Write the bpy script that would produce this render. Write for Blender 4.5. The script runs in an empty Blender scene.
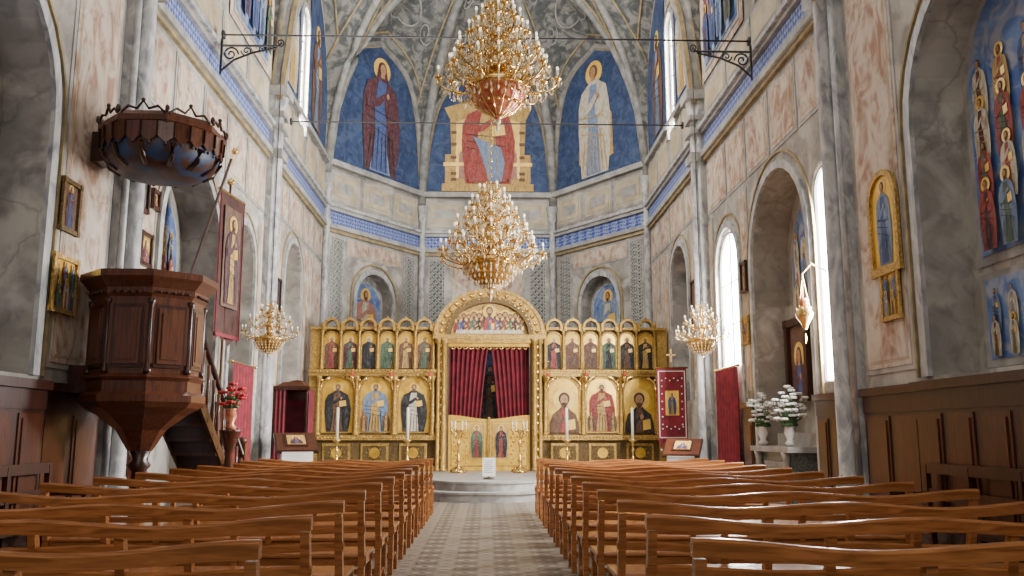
import bpy, math, random
from mathutils import Matrix, Vector
random.seed(7)
pi=math.pi
# ---------------------------------------------------------------- materials
def mat(name,c1,c2=None,scale=5,rough=.6,metal=0,bump=0,distort=0,stretch=(1,1,1),lo=.35,hi=.65,kind='noise',emit=0,detail=6,trans=0,c3=None,scale2=30,amt=.5,r2=(.48,.62),stain=0,crack=0):
    m=bpy.data.materials.new(name); m.use_nodes=True
    nt=m.node_tree; b=nt.nodes['Principled BSDF']
    b.inputs['Roughness'].default_value=rough; b.inputs['Metallic'].default_value=metal
    b.inputs['Base Color'].default_value=(*c1,1)
    if trans: b.inputs['Transmission Weight'].default_value=trans
    if emit:
        b.inputs['Emission Color'].default_value=(*c1,1); b.inputs['Emission Strength'].default_value=emit
    if c2 is None: c2=tuple(x*.8 for x in c1)
    tc=nt.nodes.new('ShaderNodeTexCoord'); mp=nt.nodes.new('ShaderNodeMapping')
    mp.inputs['Scale'].default_value=stretch
    nt.links.new(tc.outputs['Object'],mp.inputs['Vector'])
    if kind=='noise':
        t=nt.nodes.new('ShaderNodeTexNoise'); t.inputs['Scale'].default_value=scale; t.inputs['Detail'].default_value=detail; t.inputs['Distortion'].default_value=distort; out=t.outputs[0]
    elif kind=='magic':
        t=nt.nodes.new('ShaderNodeTexMagic'); t.inputs['Scale'].default_value=scale; t.inputs['Distortion'].default_value=distort; t.turbulence_depth=3; out=t.outputs[1]
    nt.links.new(mp.outputs[0],t.inputs['Vector'])
    r=nt.nodes.new('ShaderNodeValToRGB'); r.color_ramp.elements[0].position=lo; r.color_ramp.elements[1].position=hi
    r.color_ramp.elements[0].color=(*c1,1); r.color_ramp.elements[1].color=(*c2,1)
    nt.links.new(out,r.inputs[0]); col=r.outputs[0]
    def over(col,tsc,c,a,p0,p1,det=6,dist=1.5,vec=mp.outputs[0],mode='MIX'):
        t2=nt.nodes.new('ShaderNodeTexNoise'); t2.inputs['Scale'].default_value=tsc; t2.inputs['Detail'].default_value=det; t2.inputs['Distortion'].default_value=dist
        nt.links.new(vec,t2.inputs['Vector'])
        rr=nt.nodes.new('ShaderNodeValToRGB'); rr.color_ramp.elements[0].position=p0; rr.color_ramp.elements[1].position=p1
        rr.color_ramp.elements[0].color=(0,0,0,1); rr.color_ramp.elements[1].color=(a,a,a,1)
        nt.links.new(t2.outputs[0],rr.inputs[0])
        mx=nt.nodes.new('ShaderNodeMixRGB'); mx.blend_type=mode; mx.inputs[2].default_value=(*c,1)
        nt.links.new(rr.outputs[0],mx.inputs[0]); nt.links.new(col,mx.inputs[1]); return mx.outputs[0]
    if c3 is not None: col=over(col,scale2,c3,amt,*r2)
    if stain: 
        col=over(col,.55,(.45,.44,.44),stain,.42,.66,8,1.0,tc.outputs['Object'],'MULTIPLY')
        col=over(col,1.3,(.66,.62,.55),stain*.6,.53,.64,9,.6,tc.outputs['Object'])
    if crack:
        v=nt.nodes.new('ShaderNodeTexVoronoi'); v.feature='DISTANCE_TO_EDGE'; v.inputs['Scale'].default_value=.6
        nz=nt.nodes.new('ShaderNodeTexNoise'); nz.inputs['Scale'].default_value=2.5; nz.inputs['Detail'].default_value=6
        va=nt.nodes.new('ShaderNodeMixRGB'); va.inputs[0].default_value=.3
        nt.links.new(tc.outputs['Object'],nz.inputs['Vector']); nt.links.new(tc.outputs['Object'],va.inputs[1]); nt.links.new(nz.outputs[1],va.inputs[2]); nt.links.new(va.outputs[0],v.inputs['Vector'])
        rr=nt.nodes.new('ShaderNodeValToRGB'); rr.color_ramp.elements[0].position=.0; rr.color_ramp.elements[1].position=.008
        rr.color_ramp.elements[0].color=(crack,crack,crack,1); rr.color_ramp.elements[1].color=(0,0,0,1); nt.links.new(v.outputs['Distance'],rr.inputs[0])
        mx=nt.nodes.new('ShaderNodeMixRGB'); mx.inputs[2].default_value=(.08,.07,.06,1); nt.links.new(rr.outputs[0],mx.inputs[0]); nt.links.new(col,mx.inputs[1]); col=mx.outputs[0]
    nt.links.new(col,b.inputs['Base Color'])
    if bump:
        bp=nt.nodes.new('ShaderNodeBump'); bp.inputs['Strength'].default_value=bump; bp.inputs['Distance'].default_value=.02
        nt.links.new(out,bp.inputs['Height']); nt.links.new(bp.outputs[0],b.inputs['Normal'])
    return m
WALL=mat('plaster',(.40,.365,.31),(.26,.24,.21),1.2,.85,distort=1.2,c3=(.17,.16,.15),scale2=3,amt=.45,detail=9,stain=.7,crack=.35)
PINK=mat('pink_marbling',(.56,.44,.34),(.33,.185,.12),2.0,.75,distort=3.5,c3=(.58,.51,.41),scale2=3,amt=.75,stretch=(1,1,.6),detail=9,lo=.4,hi=.6,stain=.6,crack=.25)
BEIGE=mat('beige_panel',(.52,.43,.28),(.37,.29,.18),2,.75,distort=1,stain=.4)
GRAYM=mat('gray_marble',(.42,.41,.395),(.18,.185,.195),2.2,.42,distort=2.5,c3=(.56,.55,.52),scale2=5,amt=.6,stretch=(1,1,.5))
TRIM=mat('stone_trim',(.38,.365,.33),(.24,.235,.225),4,.6,stain=.4)
ORN=mat('grisaille_ornament',(.04,.045,.045),(.36,.35,.31),6,.8,kind='magic',distort=2.5,lo=.38,hi=.62)
BAND=mat('blue_band',(.022,.048,.25),(.27,.32,.49),6,.7,kind='magic',distort=1.5,lo=.38,hi=.78)
VAULT=mat('vault_grisaille',(.065,.07,.07),(.19,.185,.165),1.1,.85,distort=3.5,c3=(.04,.045,.045),scale2=3,amt=.7,lo=.42,hi=.56)
RIB=mat('rib_paint',(.36,.27,.13),(.19,.15,.08),5,.7)
RIBG=mat('rib_gray',(.27,.26,.235),(.13,.13,.125),4,.7)
FBLUE=mat('fresco_blue',(.010,.024,.075),(.026,.053,.135),2.2,.75,distort=1.2,c3=(.11,.145,.21),scale2=3,amt=.3)
FSKY=mat('fresco_sky',(.05,.11,.33),(.18,.27,.47),1.8,.75,distort=1.2,c3=(.42,.40,.36),scale2=3,amt=.55)
GOLD=mat('carved_gold',(.66,.42,.10),(.19,.10,.022),22,.36,metal=.55,bump=.8,lo=.3,hi=.7,distort=1.5)
GOLDD=mat('dark_gilding',(.20,.12,.035),(.06,.036,.013),30,.45,metal=.4,bump=.8,distort=2)
GOLDS=mat('gold_leaf',(.86,.55,.08),(.60,.33,.035),4,.32,metal=.45)
BRASS=mat('brass',(.85,.58,.22),(.52,.31,.07),14,.25,metal=.85)
HALO=mat('halo_gold',(.85,.56,.12),(.70,.42,.07),5,.4,metal=.1)
SKIN=mat('painted_skin',(.46,.25,.13),(.32,.16,.08),9,.7)
HAIR=mat('painted_hair',(.06,.035,.02),(.10,.06,.03),9,.8)
WHITEB=mat('painted_beard',(.36,.33,.28),(.22,.20,.17),9,.8)
def pm(n,c): return mat('paint_'+n,c,tuple(x*.5 for x in c),3.5,.7,distort=2,stretch=(3,3,1),c3=tuple(.6*x+.10 for x in c),scale2=6,amt=.45)
P_MAR=pm('maroon',(.085,.018,.028)); P_RED=pm('red',(.34,.045,.03)); P_BLU=pm('blue',(.05,.09,.26)); P_LBL=pm('light_blue',(.18,.26,.40))
P_GRN=pm('green',(.07,.13,.07)); P_WHT=pm('white',(.62,.55,.42)); P_OCH=pm('ochre',(.56,.34,.08)); P_BLK=pm('black',(.012,.011,.012)); P_BRN=pm('brown',(.15,.065,.03)); P_PNK=pm('rose',(.45,.20,.14))
PALS=[P_MAR,P_RED,P_BLU,P_LBL,P_GRN,P_WHT,P_OCH,P_BRN,P_PNK]
DWOOD=mat('mahogany',(.055,.016,.008),(.020,.007,.004),3,.30,distort=2,stretch=(6,6,.7))
DWOOD2=mat('mahogany_panel',(.095,.027,.010),(.040,.012,.006),3,.28,distort=2,stretch=(6,6,.7))
BENCH=mat('bench_wood',(.42,.16,.050),(.22,.078,.023),3,.20,distort=1.5,stretch=(.8,8,8))
BLACK=mat('wrought_iron',(.02,.02,.022),(.035,.03,.03),10,.5,metal=.5)
VELVET=mat('red_velvet',(.17,.006,.018),(.07,.002,.008),4,.75)
REDC=mat('red_cloth',(.24,.012,.025),(.13,.008,.015),6,.8)
BANC=mat('banner_cloth',(.075,.020,.013),(.035,.011,.009),6,.8)
BLUEC=mat('blue_painted_wood',(.020,.045,.11),(.055,.020,.011),1.8,.5,distort=3,lo=.40,hi=.54)
WHITE=mat('white_cloth',(.72,.70,.66),(.6,.58,.54),4,.7)
CANDLE=mat('candle_wax',(.80,.74,.60),(.75,.68,.5),5,.5)
CRYS=mat('crystal',(1,.92,.70),(.72,.55,.28),20,.08,trans=.3)
BULB=mat('bulb',(1,.86,.62),(1,.84,.55),5,.3,emit=1.6)
REDG=mat('red_enamel',(.50,.07,.035),(.62,.30,.16),14,.3,metal=.2)
GLOW=mat('daylight_glare',(1,.99,.97),(1,.99,.97),5,.5,emit=32)
STONE=mat('stone_step',(.32,.30,.27),(.20,.19,.175),4,.5,distort=1)
GREENM=mat('green_marble',(.07,.085,.08),(.18,.19,.165),5,.35,distort=3)
LEAF=mat('leaf',(.06,.14,.04),(.03,.08,.02),8,.6)
FRED=mat('red_petal',(.60,.02,.03),(.4,.01,.02),8,.6)
FWHT=mat('white_petal',(.75,.75,.72),(.55,.55,.52),8,.6)
DARK=mat('sanctuary_shade',(.02,.018,.02),(.03,.02,.02),4,.9)
# patterned cement-tile floor: lozenge lattice with rosettes
FLOOR=bpy.data.materials.new('patterned_tile'); FLOOR.use_nodes=True
nt=FLOOR.node_tree; b=nt.nodes['Principled BSDF']; b.inputs['Roughness'].default_value=.42
tc=nt.nodes.new('ShaderNodeTexCoord')
mp=nt.nodes.new('ShaderNodeMapping'); mp.inputs['Rotation'].default_value=(0,0,pi/4); nt.links.new(tc.outputs['Object'],mp.inputs[0])
ck=nt.nodes.new('ShaderNodeTexChecker'); ck.inputs['Scale'].default_value=3.6
ck.inputs['Color1'].default_value=(.19,.155,.115,1); ck.inputs['Color2'].default_value=(.035,.028,.024,1); nt.links.new(mp.outputs[0],ck.inputs['Vector'])
mg=nt.nodes.new('ShaderNodeTexVoronoi'); mg.inputs['Scale'].default_value=3.6; mg.inputs['Randomness'].default_value=0; nt.links.new(mp.outputs[0],mg.inputs['Vector'])
rr=nt.nodes.new('ShaderNodeValToRGB'); cr=rr.color_ramp
cr.elements[0].color=(.03,.025,.022,1); cr.elements[1].color=(.05,.04,.035,1); cr.elements[0].position=.10; cr.elements[1].position=.62
e=cr.elements.new(.16); e.color=(.32,.27,.20,1); e=cr.elements.new(.30); e.color=(.29,.25,.185,1); e=cr.elements.new(.36); e.color=(.05,.04,.03,1); e=cr.elements.new(.5); e.color=(.20,.165,.12,1)
nt.links.new(mg.outputs['Distance'],rr.inputs[0])
mx=nt.nodes.new('ShaderNodeMixRGB'); mx.inputs[0].default_value=.55
nt.links.new(ck.outputs[0],mx.inputs[1]); nt.links.new(rr.outputs[0],mx.inputs[2])
nt.links.new(mx.outputs[0],b.inputs['Base Color'])

# ---------------------------------------------------------------- mesh builder
class MB:
    def __init__(s): s.v=[];s.f=[];s.mi=[];s.sm=[];s.mats=[]
    def add(s,vs,fs,m,M=None,smooth=False):
        o=len(s.v)
        if m not in s.mats: s.mats.append(m)
        k=s.mats.index(m)
        for p in vs:
            p=Vector(p)
            s.v.append(M@p if M is not None else p)
        for f in fs:
            s.f.append([i+o for i in f]); s.mi.append(k); s.sm.append(smooth)
    def box(s,c,d,m,M=None,taper=1):
        x,y,z=c;a,b_,h=d[0]/2,d[1]/2,d[2]/2;t=taper
        vs=[(x-a,y-b_,z-h),(x+a,y-b_,z-h),(x+a,y+b_,z-h),(x-a,y+b_,z-h),(x-a*t,y-b_*t,z+h),(x+a*t,y-b_*t,z+h),(x+a*t,y+b_*t,z+h),(x-a*t,y+b_*t,z+h)]
        s.add(vs,[(0,3,2,1),(4,5,6,7),(0,1,5,4),(1,2,6,5),(2,3,7,6),(3,0,4,7)],m,M)
    def bx(s,x0,x1,y0,y1,z0,z1,m,M=None):
        s.box(((x0+x1)/2,(y0+y1)/2,(z0+z1)/2),(abs(x1-x0),abs(y1-y0),abs(z1-z0)),m,M)
    def lathe(s,prof,c,m,n=16,M=None,smooth=True,ph=0,a0=0,a1=2*pi):
        vs=[];fs=[];full=abs(a1-a0-2*pi)<1e-6; k=n if full else n+1
        for r,z in prof:
            for i in range(k):
                a=a0+(a1-a0)*i/n+ph
                vs.append((c[0]+r*math.cos(a),c[1]+r*math.sin(a),c[2]+z))
        for j in range(len(prof)-1):
            for i in range(n):
                i2=(i+1)%k
                fs.append((j*k+i,j*k+i2,(j+1)*k+i2,(j+1)*k+i))
        if full:
            fs.append(tuple(reversed(range(k)))); fs.append(tuple(range((len(prof)-1)*k,len(prof)*k)))
        s.add(vs,fs,m,M,smooth)
    def tube(s,path,r,m,n=6,M=None):
        path=[Vector(p) for p in path]; vs=[];fs=[]
        L=len(path)
        for i,p in enumerate(path):
            t=(path[min(i+1,L-1)]-path[max(i-1,0)])
            if t.length<1e-9: t=Vector((0,0,1))
            t.normalize()
            a=Vector((0,0,1)) if abs(t.z)<.9 else Vector((1,0,0))
            u=t.cross(a).normalized(); w=t.cross(u)
            rr=r[i] if isinstance(r,(list,tuple)) else r
            for k in range(n):
                an=2*pi*k/n; vs.append(p+u*rr*math.cos(an)+w*rr*math.sin(an))
        for i in range(L-1):
            for k in range(n):
                k2=(k+1)%n; fs.append((i*n+k,i*n+k2,(i+1)*n+k2,(i+1)*n+k))
        fs.append(tuple(range(n))); fs.append(tuple(range((L-1)*n,L*n)))
        s.add(vs,fs,m,M,True)
    def sph(s,c,r,m,M=None,sc=(1,1,1),n=8,k=5):
        vs=[];fs=[]
        for j in range(k+1):
            th=pi*j/k; rr=max(math.sin(th),.001)
            for i in range(n):
                a=2*pi*i/n; vs.append((c[0]+r*sc[0]*rr*math.cos(a),c[1]+r*sc[1]*rr*math.sin(a),c[2]+r*sc[2]*math.cos(th)))
        for j in range(k):
            for i in range(n): fs.append((j*n+i,(j+1)*n+i,(j+1)*n+(i+1)%n,j*n+(i+1)%n))
        s.add(vs,fs,m,M,True)
    def octa(s,c,r,h,m,M=None):
        x,y,z=c
        s.add([(x+r,y,z),(x,y+r,z),(x-r,y,z),(x,y-r,z),(x,y,z+h*.4),(x,y,z-h*.6)],[(0,1,4),(1,2,4),(2,3,4),(3,0,4),(1,0,5),(2,1,5),(3,2,5),(0,3,5)],m,M)
    def poly(s,pts,w,m,M,th=0):
        n=len(pts)
        s.add([(p[0],p[1],w) for p in pts],[tuple(range(n))],m,M)
        if th:
            s.add([(p[0],p[1],w) for p in pts]+[(p[0],p[1],w-th) for p in pts],[(i,i+n,(i+1)%n+n,(i+1)%n) for i in range(n)],m,M)
    def disc(s,u,v,ru,rv,w,m,M,n=20):
        s.poly([(u+ru*math.cos(2*pi*i/n),v+rv*math.sin(2*pi*i/n)) for i in range(n)],w,m,M)
    def strip(s,o,i,w,th,m,M):
        n=len(o); vs=[(p[0],p[1],w) for p in o]+[(p[0],p[1],w) for p in i]+[(p[0],p[1],w-th) for p in o]+[(p[0],p[1],w-th) for p in i]
        fs=[]
        for k in range(n-1):
            fs+= [(k,k+1,n+k+1,n+k),(k,2*n+k,2*n+k+1,k+1),(n+k,n+k+1,3*n+k+1,3*n+k)]
        s.add(vs,fs,m,M)
    def build(s,name,origin=True):
        me=bpy.data.meshes.new(name)
        off=Vector((0,0,0))
        if origin:
            xs=[p.x for p in s.v];ys=[p.y for p in s.v];zs=[p.z for p in s.v]
            off=Vector(((min(xs)+max(xs))/2,(min(ys)+max(ys))/2,min(zs)))
        me.from_pydata([tuple(p-off) for p in s.v],[],s.f)
        for m in s.mats: me.materials.append(m)
        me.polygons.foreach_set('material_index',s.mi); me.polygons.foreach_set('use_smooth',s.sm)
        me.update()
        o=bpy.data.objects.new(name,me); o.location=off
        bpy.context.scene.collection.objects.link(o); return o
def frame(o,n):
    n=Vector(n).normalized(); u=(-n).cross(Vector((0,0,1)))
    return Matrix(((u.x,0,n.x,o[0]),(u.y,0,n.y,o[1]),(u.z,1,n.z,o[2]),(0,0,0,1)))
def archpts(u,v,w,h,n=14,rise=None):
    a=w/2; r=a if rise is None else rise
    pts=[(u-a,v),(u-a,v+h-r)]
    for i in range(1,n): 
        t=pi-pi*i/n; pts.append((u+a*math.cos(t),v+h-r+r*math.sin(t)))
    pts+=[(u+a,v+h-r),(u+a,v)]
    return pts
def archring(mb,M,u,v,w,h,t,w0,th,m,rise=None):
    mb.strip(archpts(u,v,w+2*t,h+t,rise=None if rise is None else rise+t),archpts(u,v,w,h,rise=rise),w0,th,m,M)
SPR=8.5; HC=7.4
def pq(q,c=.4):
    q=min(abs(q),1); return math.sqrt(max(0,(1+c)**2-(q+c)**2))/math.sqrt((1+c)**2-c*c)
def az(q,He): return SPR+pq(q)*(HC+(He-HC)*(1-q*q))
HF=4.85; HS=5.3

# ---------------------------------------------------------------- painted saint
def saint(mb,M,u,v,h,w,robe,inner,beard=False,bust=False,e=.004,halo=True,hairm=None,wide=1.0):
    hm=hairm or HAIR
    if bust:
        R=[(-.42,0),(.42,0),(.40,.22),(.33,.40),(.16,.50),(.08,.58),(-.08,.58),(-.16,.50),(-.33,.40),(-.40,.22)]
        I=[(-.10,0),(.13,0),(.10,.40),(.06,.54),(-.06,.54),(-.10,.40)]
        hv,hr=.72,.125
        arm=[(-.30,.05),(-.05,.22),(.06,.34),(.02,.38),(-.10,.30),(-.33,.20)]
        book=[(.10,.05),(.32,.08),(.30,.30),(.09,.27)]
    else:
        R=[(-.15,0),(.15,0),(.18,.25),(.185,.45),(.165,.62),(.14,.74),(.06,.80),(.035,.83),(-.035,.83),(-.06,.80),(-.14,.74),(-.175,.62),(-.18,.40),(-.165,.2)]
        I=[(-.09,.01),(.07,.01),(.05,.35),(.03,.60),(.04,.78),(-.04,.78),(-.07,.55),(-.06,.3)]
        hv,hr=.885,.052
        arm=[(-.15,.50),(-.03,.56),(.05,.66),(.02,.69),(-.05,.62),(-.16,.60)]
        book=[(.03,.50),(.12,.52),(.11,.63),(.02,.61)]
    S=lambda P:[(u+p[0]*h*wide,v+p[1]*h) for p in P]
    if halo: mb.disc(u,v+hv*h,hr*2.0*h,hr*2.0*h,w,HALO,M)
    mb.poly(S(R),w+e,robe,M)
    mb.poly(S(I),w+2*e,inner,M)
    mb.poly(S(arm),w+3*e,robe,M); mb.poly(S(book),w+3*e,HALO if beard else robe,M)
    ax=S([arm[2]])[0]; mb.disc(ax[0],ax[1]+.01*h,hr*.35*h,hr*.5*h,w+4*e,SKIN,M,8)
    cover=(robe is P_MAR and not beard)
    mb.disc(u,v+(hv+hr*.2)*h,hr*1.0*h,hr*1.12*h,w+1.5*e,robe if cover else hm,M,14)
    if cover: mb.poly([(u-hr*1.0*h,v+hv*h),(u+hr*1.0*h,v+hv*h),(u+hr*1.5*h,v+(hv-2*hr)*h),(u-hr*1.5*h,v+(hv-2*hr)*h)],w+1.4*e,robe,M)
    mb.poly([(u-hr*.4*h,v+(hv-.5*hr)*h),(u+hr*.4*h,v+(hv-.5*hr)*h),(u+hr*.5*h,v+(hv-1.4*hr)*h),(u-hr*.5*h,v+(hv-1.4*hr)*h)],w+2.4*e,SKIN,M)
    if beard: mb.poly([(u-hr*.72*h,v+hv*h),(u+hr*.72*h,v+hv*h),(u+hr*.66*h,v+(hv-.7*hr)*h),(u+hr*.2*h,v+(hv-1.5*hr)*h),(u-hr*.2*h,v+(hv-1.5*hr)*h),(u-hr*.66*h,v+(hv-.7*hr)*h)],w+2.6*e,hm,M)
    mb.disc(u,v+hv*h,hr*.68*h,hr*.92*h,w+3*e,SKIN,M,12)
    if beard:
        mb.disc(u,v+(hv-hr*.80)*h,hr*.52*h,hr*.36*h,w+3.5*e,hm,M,10)
    mb.disc(u,v+(hv-hr*.50)*h,hr*.18*h,hr*.06*h,w+4*e,P_RED,M,6)
    for sx in(-1,1): mb.disc(u+sx*hr*.28*h,v+(hv+.1*hr)*h,hr*.12*h,hr*.07*h,w+4*e,HAIR,M,6)
    mb.poly([(u-hr*.06*h,v+(hv-.3*hr)*h),(u+hr*.1*h,v+(hv-.3*hr)*h),(u,v+(hv+.1*hr)*h)],w+4*e,P_BRN,M)
    if not bust:
        fm=P_BLK if robe is not P_WHT else P_OCH
        for k in range(7):
            a=-.14+.046*k; mb.poly(S([(a,.02),(a+.007,.02),(a*.75+.009,.30+.04*(k%3)),(a*.75,.30+.04*(k%3))]),w+3*e,fm,M)
        for k in range(3): mb.poly(S([(-.15,.38+.07*k),(.12,.30+.09*k),(.12,.307+.09*k),(-.15,.388+.07*k)]),w+3*e,fm,M)
def crowd(mb,M,u0,u1,v,h,w,rows=2,seed=1,e=.004,dens=1.4,mats=None):
    rg=random.Random(seed); W_=u1-u0; hh=h/(.55*(rows-1)+1)
    for r in range(rows-1,-1,-1):
        n=max(2,int(W_/hh*2.6*dens/1.4))
        for i in range(n):
            uu=u0+W_*(i+.5)/n+rg.uniform(-.06,.06)*hh
            saint(mb,M,uu,v+r*hh*.55,hh*rg.uniform(.86,1.0),w+(rows-r)*e*6,rg.choice(mats or PALS),rg.choice(PALS),beard=rg.random()<.5,e=e,halo=rg.random()<.5)
def icon(name,M,w,h,robe,inner,bg=None,fr=None,arched=False,bust=False,beard=False,many=False,t=.05,d=.04,seed=1):
    mb=MB(); bg=bg or GOLDS; fr=fr or GOLD
    if arched:
        mb.poly(archpts(0,0,w,h),.01,bg,M); archring(mb,M,0,0,w-2*t*.5,h-t*.5,t,d,d,fr)
        mb.bx(-w/2-t*.6,w/2+t*.6,-t,t*.4,0,d*1.1,fr,M)
    else:
        mb.bx(-w/2,w/2,0,h,0,.01,bg,M)
        for a in((-w/2,-w/2+t,0,h),(w/2-t,w/2,0,h),(-w/2+t,w/2-t,0,t),(-w/2+t,w/2-t,h-t,h)): mb.bx(a[0],a[1],a[2],a[3],0,d,fr,M)
        for sx in(-1,1):
            for q in(0,h-t): mb.bx(sx*(w/2-t/2)-t*.6,sx*(w/2-t/2)+t*.6,q-t*.1,q+t*1.1,0,d*1.15,fr,M)
    if many: crowd(mb,M,-w/2+t,w/2-t,t,h-2*t,.014,2,seed,.002)
    else: saint(mb,M,0,t*.7,min(h-1.5*t,(w-2*t)/.42 if not bust else (w-2*t)/.84),.014,robe,inner,beard,bust,.003)
    return mb.build(name)

# ---------------------------------------------------------------- walls
ZT=15.8
def wall(mb,M,u0,u1,zt,ops,m):
    bps={u0,u1}
    for o in ops:
        for i in range(17): bps.add(round(o[0]+(o[1]-o[0])*(.5-.5*math.cos(pi*i/16)),5))
    bps=sorted(bps)
    def top(o,u):
        r=(o[1]-o[0])/2;c=(o[0]+o[1])/2; return o[3]+math.sqrt(max(0,r*r-(u-c)**2))
    for a,b_ in zip(bps,bps[1:]):
        mid=(a+b_)/2; cov=sorted([o for o in ops if o[0]<mid<o[1]],key=lambda o:o[2]); ca=cb=0
        for o in cov:
            if o[2]>ca or o[2]>cb: mb.add([(a,ca,0),(b_,cb,0),(b_,o[2],0),(a,o[2],0)],[(0,1,2,3)],m,M)
            ca,cb=top(o,a),top(o,b_); d=o[4]
            mb.add([(a,ca,0),(b_,cb,0),(b_,cb,-d),(a,ca,-d)],[(0,1,2,3)],m,M)
            mb.add([(a,o[2],-d),(b_,o[2],-d),(b_,cb,-d),(a,ca,-d)],[(0,1,2,3)],o[5],M)
            if o[2]>0: mb.add([(a,o[2],0),(b_,o[2],0),(b_,o[2],-d),(a,o[2],-d)],[(0,1,2,3)],m,M)
        mb.add([(a,ca,0),(b_,cb,0),(b_,zt,0),(a,zt,0)],[(0,1,2,3)],m,M)
    for o in ops:
        for u in(o[0],o[1]): mb.add([(u,o[2],0),(u,o[3],0),(u,o[3],-o[4]),(u,o[2],-o[4])],[(0,1,2,3)],m,M)
def panel(mb,M,u0,u1,z0,z1,m,b_=.06,tm=None):
    if u0>u1:u0,u1=u1,u0
    mb.bx(u0,u1,z0,z1,0,.015,tm or TRIM,M); mb.bx(u0+b_,u1-b_,z0+b_,z1-b_,0,.024,m,M)
    mb.bx(u0+b_*2,u1-b_*2,z0+b_*2,z1-b_*2,0,.028,BEIGE if m is PINK else TRIM,M); mb.bx(u0+b_*2.4,u1-b_*2.4,z0+b_*2.4,z1-b_*2.4,0,.032,m,M)
W=4.6
Y0,YE=-3.0,24.3
def sidewall(side):
    s=1 if side=='left' else -1
    M=frame((-W*s,0,0),(s,0,0))
    U=lambda y:y*s
    cd_=.5 if side=='left' else .10
    def op(y0,y1,zb,zs,d,bm): a,b_=sorted((U(y0),U(y1))); return (a,b_,zb,zs,d,bm)
    ops=[op(6.35,8.98,1.85,4.55,.5,WALL),op(12.2,14.85,0,4.1,.6,WALL),op(15.65,17.15,0,4.4,cd_,WALL),op(19.7,21.5,2.0,4.8,.4,WALL),op(20.45,21.25,8.6,11.4,.2,WALL),
         op(-1,1.6,1.85,4.55,.5,WALL)]
    if side=='right': ops.append(op(11.22,11.98,1.95,4.6,.08,WALL))  # shallow opening for the added sunlit-strip glow
    mb=MB(); wall(mb,M,*sorted((U(Y0),U(YE))),ZT,ops,WALL)
    def bx(y0,y1,z0,z1,d0,d1,m): mb.bx(U(y0),U(y1),z0,z1,d0,d1,m,M)
    def pn(y0,y1,z0,z1,m=PINK,b_=.06): panel(mb,M,U(y0),U(y1),z0,z1,m,b_)
    bx(Y0,YE,7.12,7.52,0,.03,BAND); bx(Y0,YE,7.00,7.12,0,.13,TRIM); bx(Y0,YE,6.92,7.00,0,.07,RIB)
    bx(Y0,YE,7.52,7.60,0,.10,TRIM); bx(Y0,YE,7.60,7.68,0,.17,GRAYM)
    bx(18.3,YE,8.86,8.98,0,.12,TRIM)
    for y in(18.5,19.9,21.5,22.9): pn(y,y+1.25,7.8,8.75,BEIGE)
    for y0,y1,zb,zs,_ in [(6.35,8.98,1.85,4.55,0),(12.2,14.85,0,4.1,0),(15.65,17.15,0,4.4,0),(19.7,21.5,2,4.8,0),(20.45,21.25,8.6,11.4,0)]:
        archring(mb,M,U((y0+y1)/2),zb,y1-y0,zs+(y1-y0)/2-zb,.13,.05,.05,GRAYM)
        archring(mb,M,U((y0+y1)/2),zb,y1-y0+.5,zs+(y1-y0)/2-zb+.25,.04,.03,.03,RIB)
    for y0,y1,z0,z1 in [(9.3,10.5,1.95,6.8),(4.2,6.0,1.95,6.8),(6.3,9.1,6.25,6.8),(15.03,15.5,2.0,5.6),(17.38,17.75,2,5.6),(18.3,19.4,2,5.9),(21.75,22.8,2,5.9),(22.95,24.0,2,5.9)]: pn(y0,y1,z0,z1)
    if side=='left': pn(11.15,12.0,1.95,5.5)
    for y0,y1 in [(11.15,12.3),(12.38,13.6),(13.68,14.9),(14.98,16.2),(16.28,17.7),(18.3,19.8),(19.9,21.4),(21.5,22.8),(22.95,24.0)]: pn(y0,y1,5.98 if y0>18 else 5.72,6.84)
    for y0,y1 in [(11.2,12.7),(12.8,14.3),(14.4,15.9),(16.0,17.6),(4.3,10.2)]: pn(y0,y1,7.78,8.5,BEIGE)
    def lun(yc,hl,ya,yb,m,zb=8.0,ins=.35):
        N=20; pts=[]
        for i in range(N+1):
            y=ya+(yb-ya)*i/N; pts.append((U(y),max(zb,az((y-yc)/(hl-.1),HS)-ins)))
        pts+= [(U(yb),zb),(U(ya),zb)]
        mb.poly(pts,.03,m,M)
    lun(14.42,3.57,11.2,14.1,PINK,8.6,.2); lun(14.42,3.57,14.7,17.7,PINK,8.6,.2)
    for a,b_,sd in((11.55,13.8,3),(15.0,17.3,5)):
        bx(a-.1,b_+.1,8.75,11.1,.02,.045,TRIM); bx(a,b_,8.85,11.0,.02,.06,FSKY)
        crowd(mb,M,*sorted((U(a+.1),U(b_-.1))),8.9,1.9,.065,2,sd,.006)
    lun(21.15,3.15,18.45,20.3,FBLUE,9.05); lun(21.15,3.15,21.4,23.95,FBLUE,9.05)
    saint(mb,M,U(19.5),9.2,2.6,.04,P_WHT,P_OCH,e=.01,wide=1.2); saint(mb,M,U(22.4),9.2,2.9,.04,P_BRN,P_LBL,beard=True,e=.01,wide=1.2)
    yc=(6.35+8.98)/2; e=.5
    mb.poly(archpts(U(yc),2.95,2.3,2.95,rise=1.1),-e+.012,TRIM,M); mb.poly(archpts(U(yc),3.05,2.1,2.75,rise=1.0),-e+.02,FSKY,M)
    fm_=[P_BLU,P_RED,P_OCH,P_WHT,P_PNK,P_LBL,P_LBL,P_WHT]
    crowd(mb,M,U(yc)-1.0,U(yc)+1.0,3.07,2.1,-e+.025,4,11,.003,1.1,mats=fm_)
    mb.bx(U(yc)-1.15,U(yc)+1.15,1.92,2.87,-e,-e+.012,TRIM,M); mb.bx(U(yc)-1.05,U(yc)+1.05,2.0,2.8,-e,-e+.02,FSKY,M)
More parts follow.
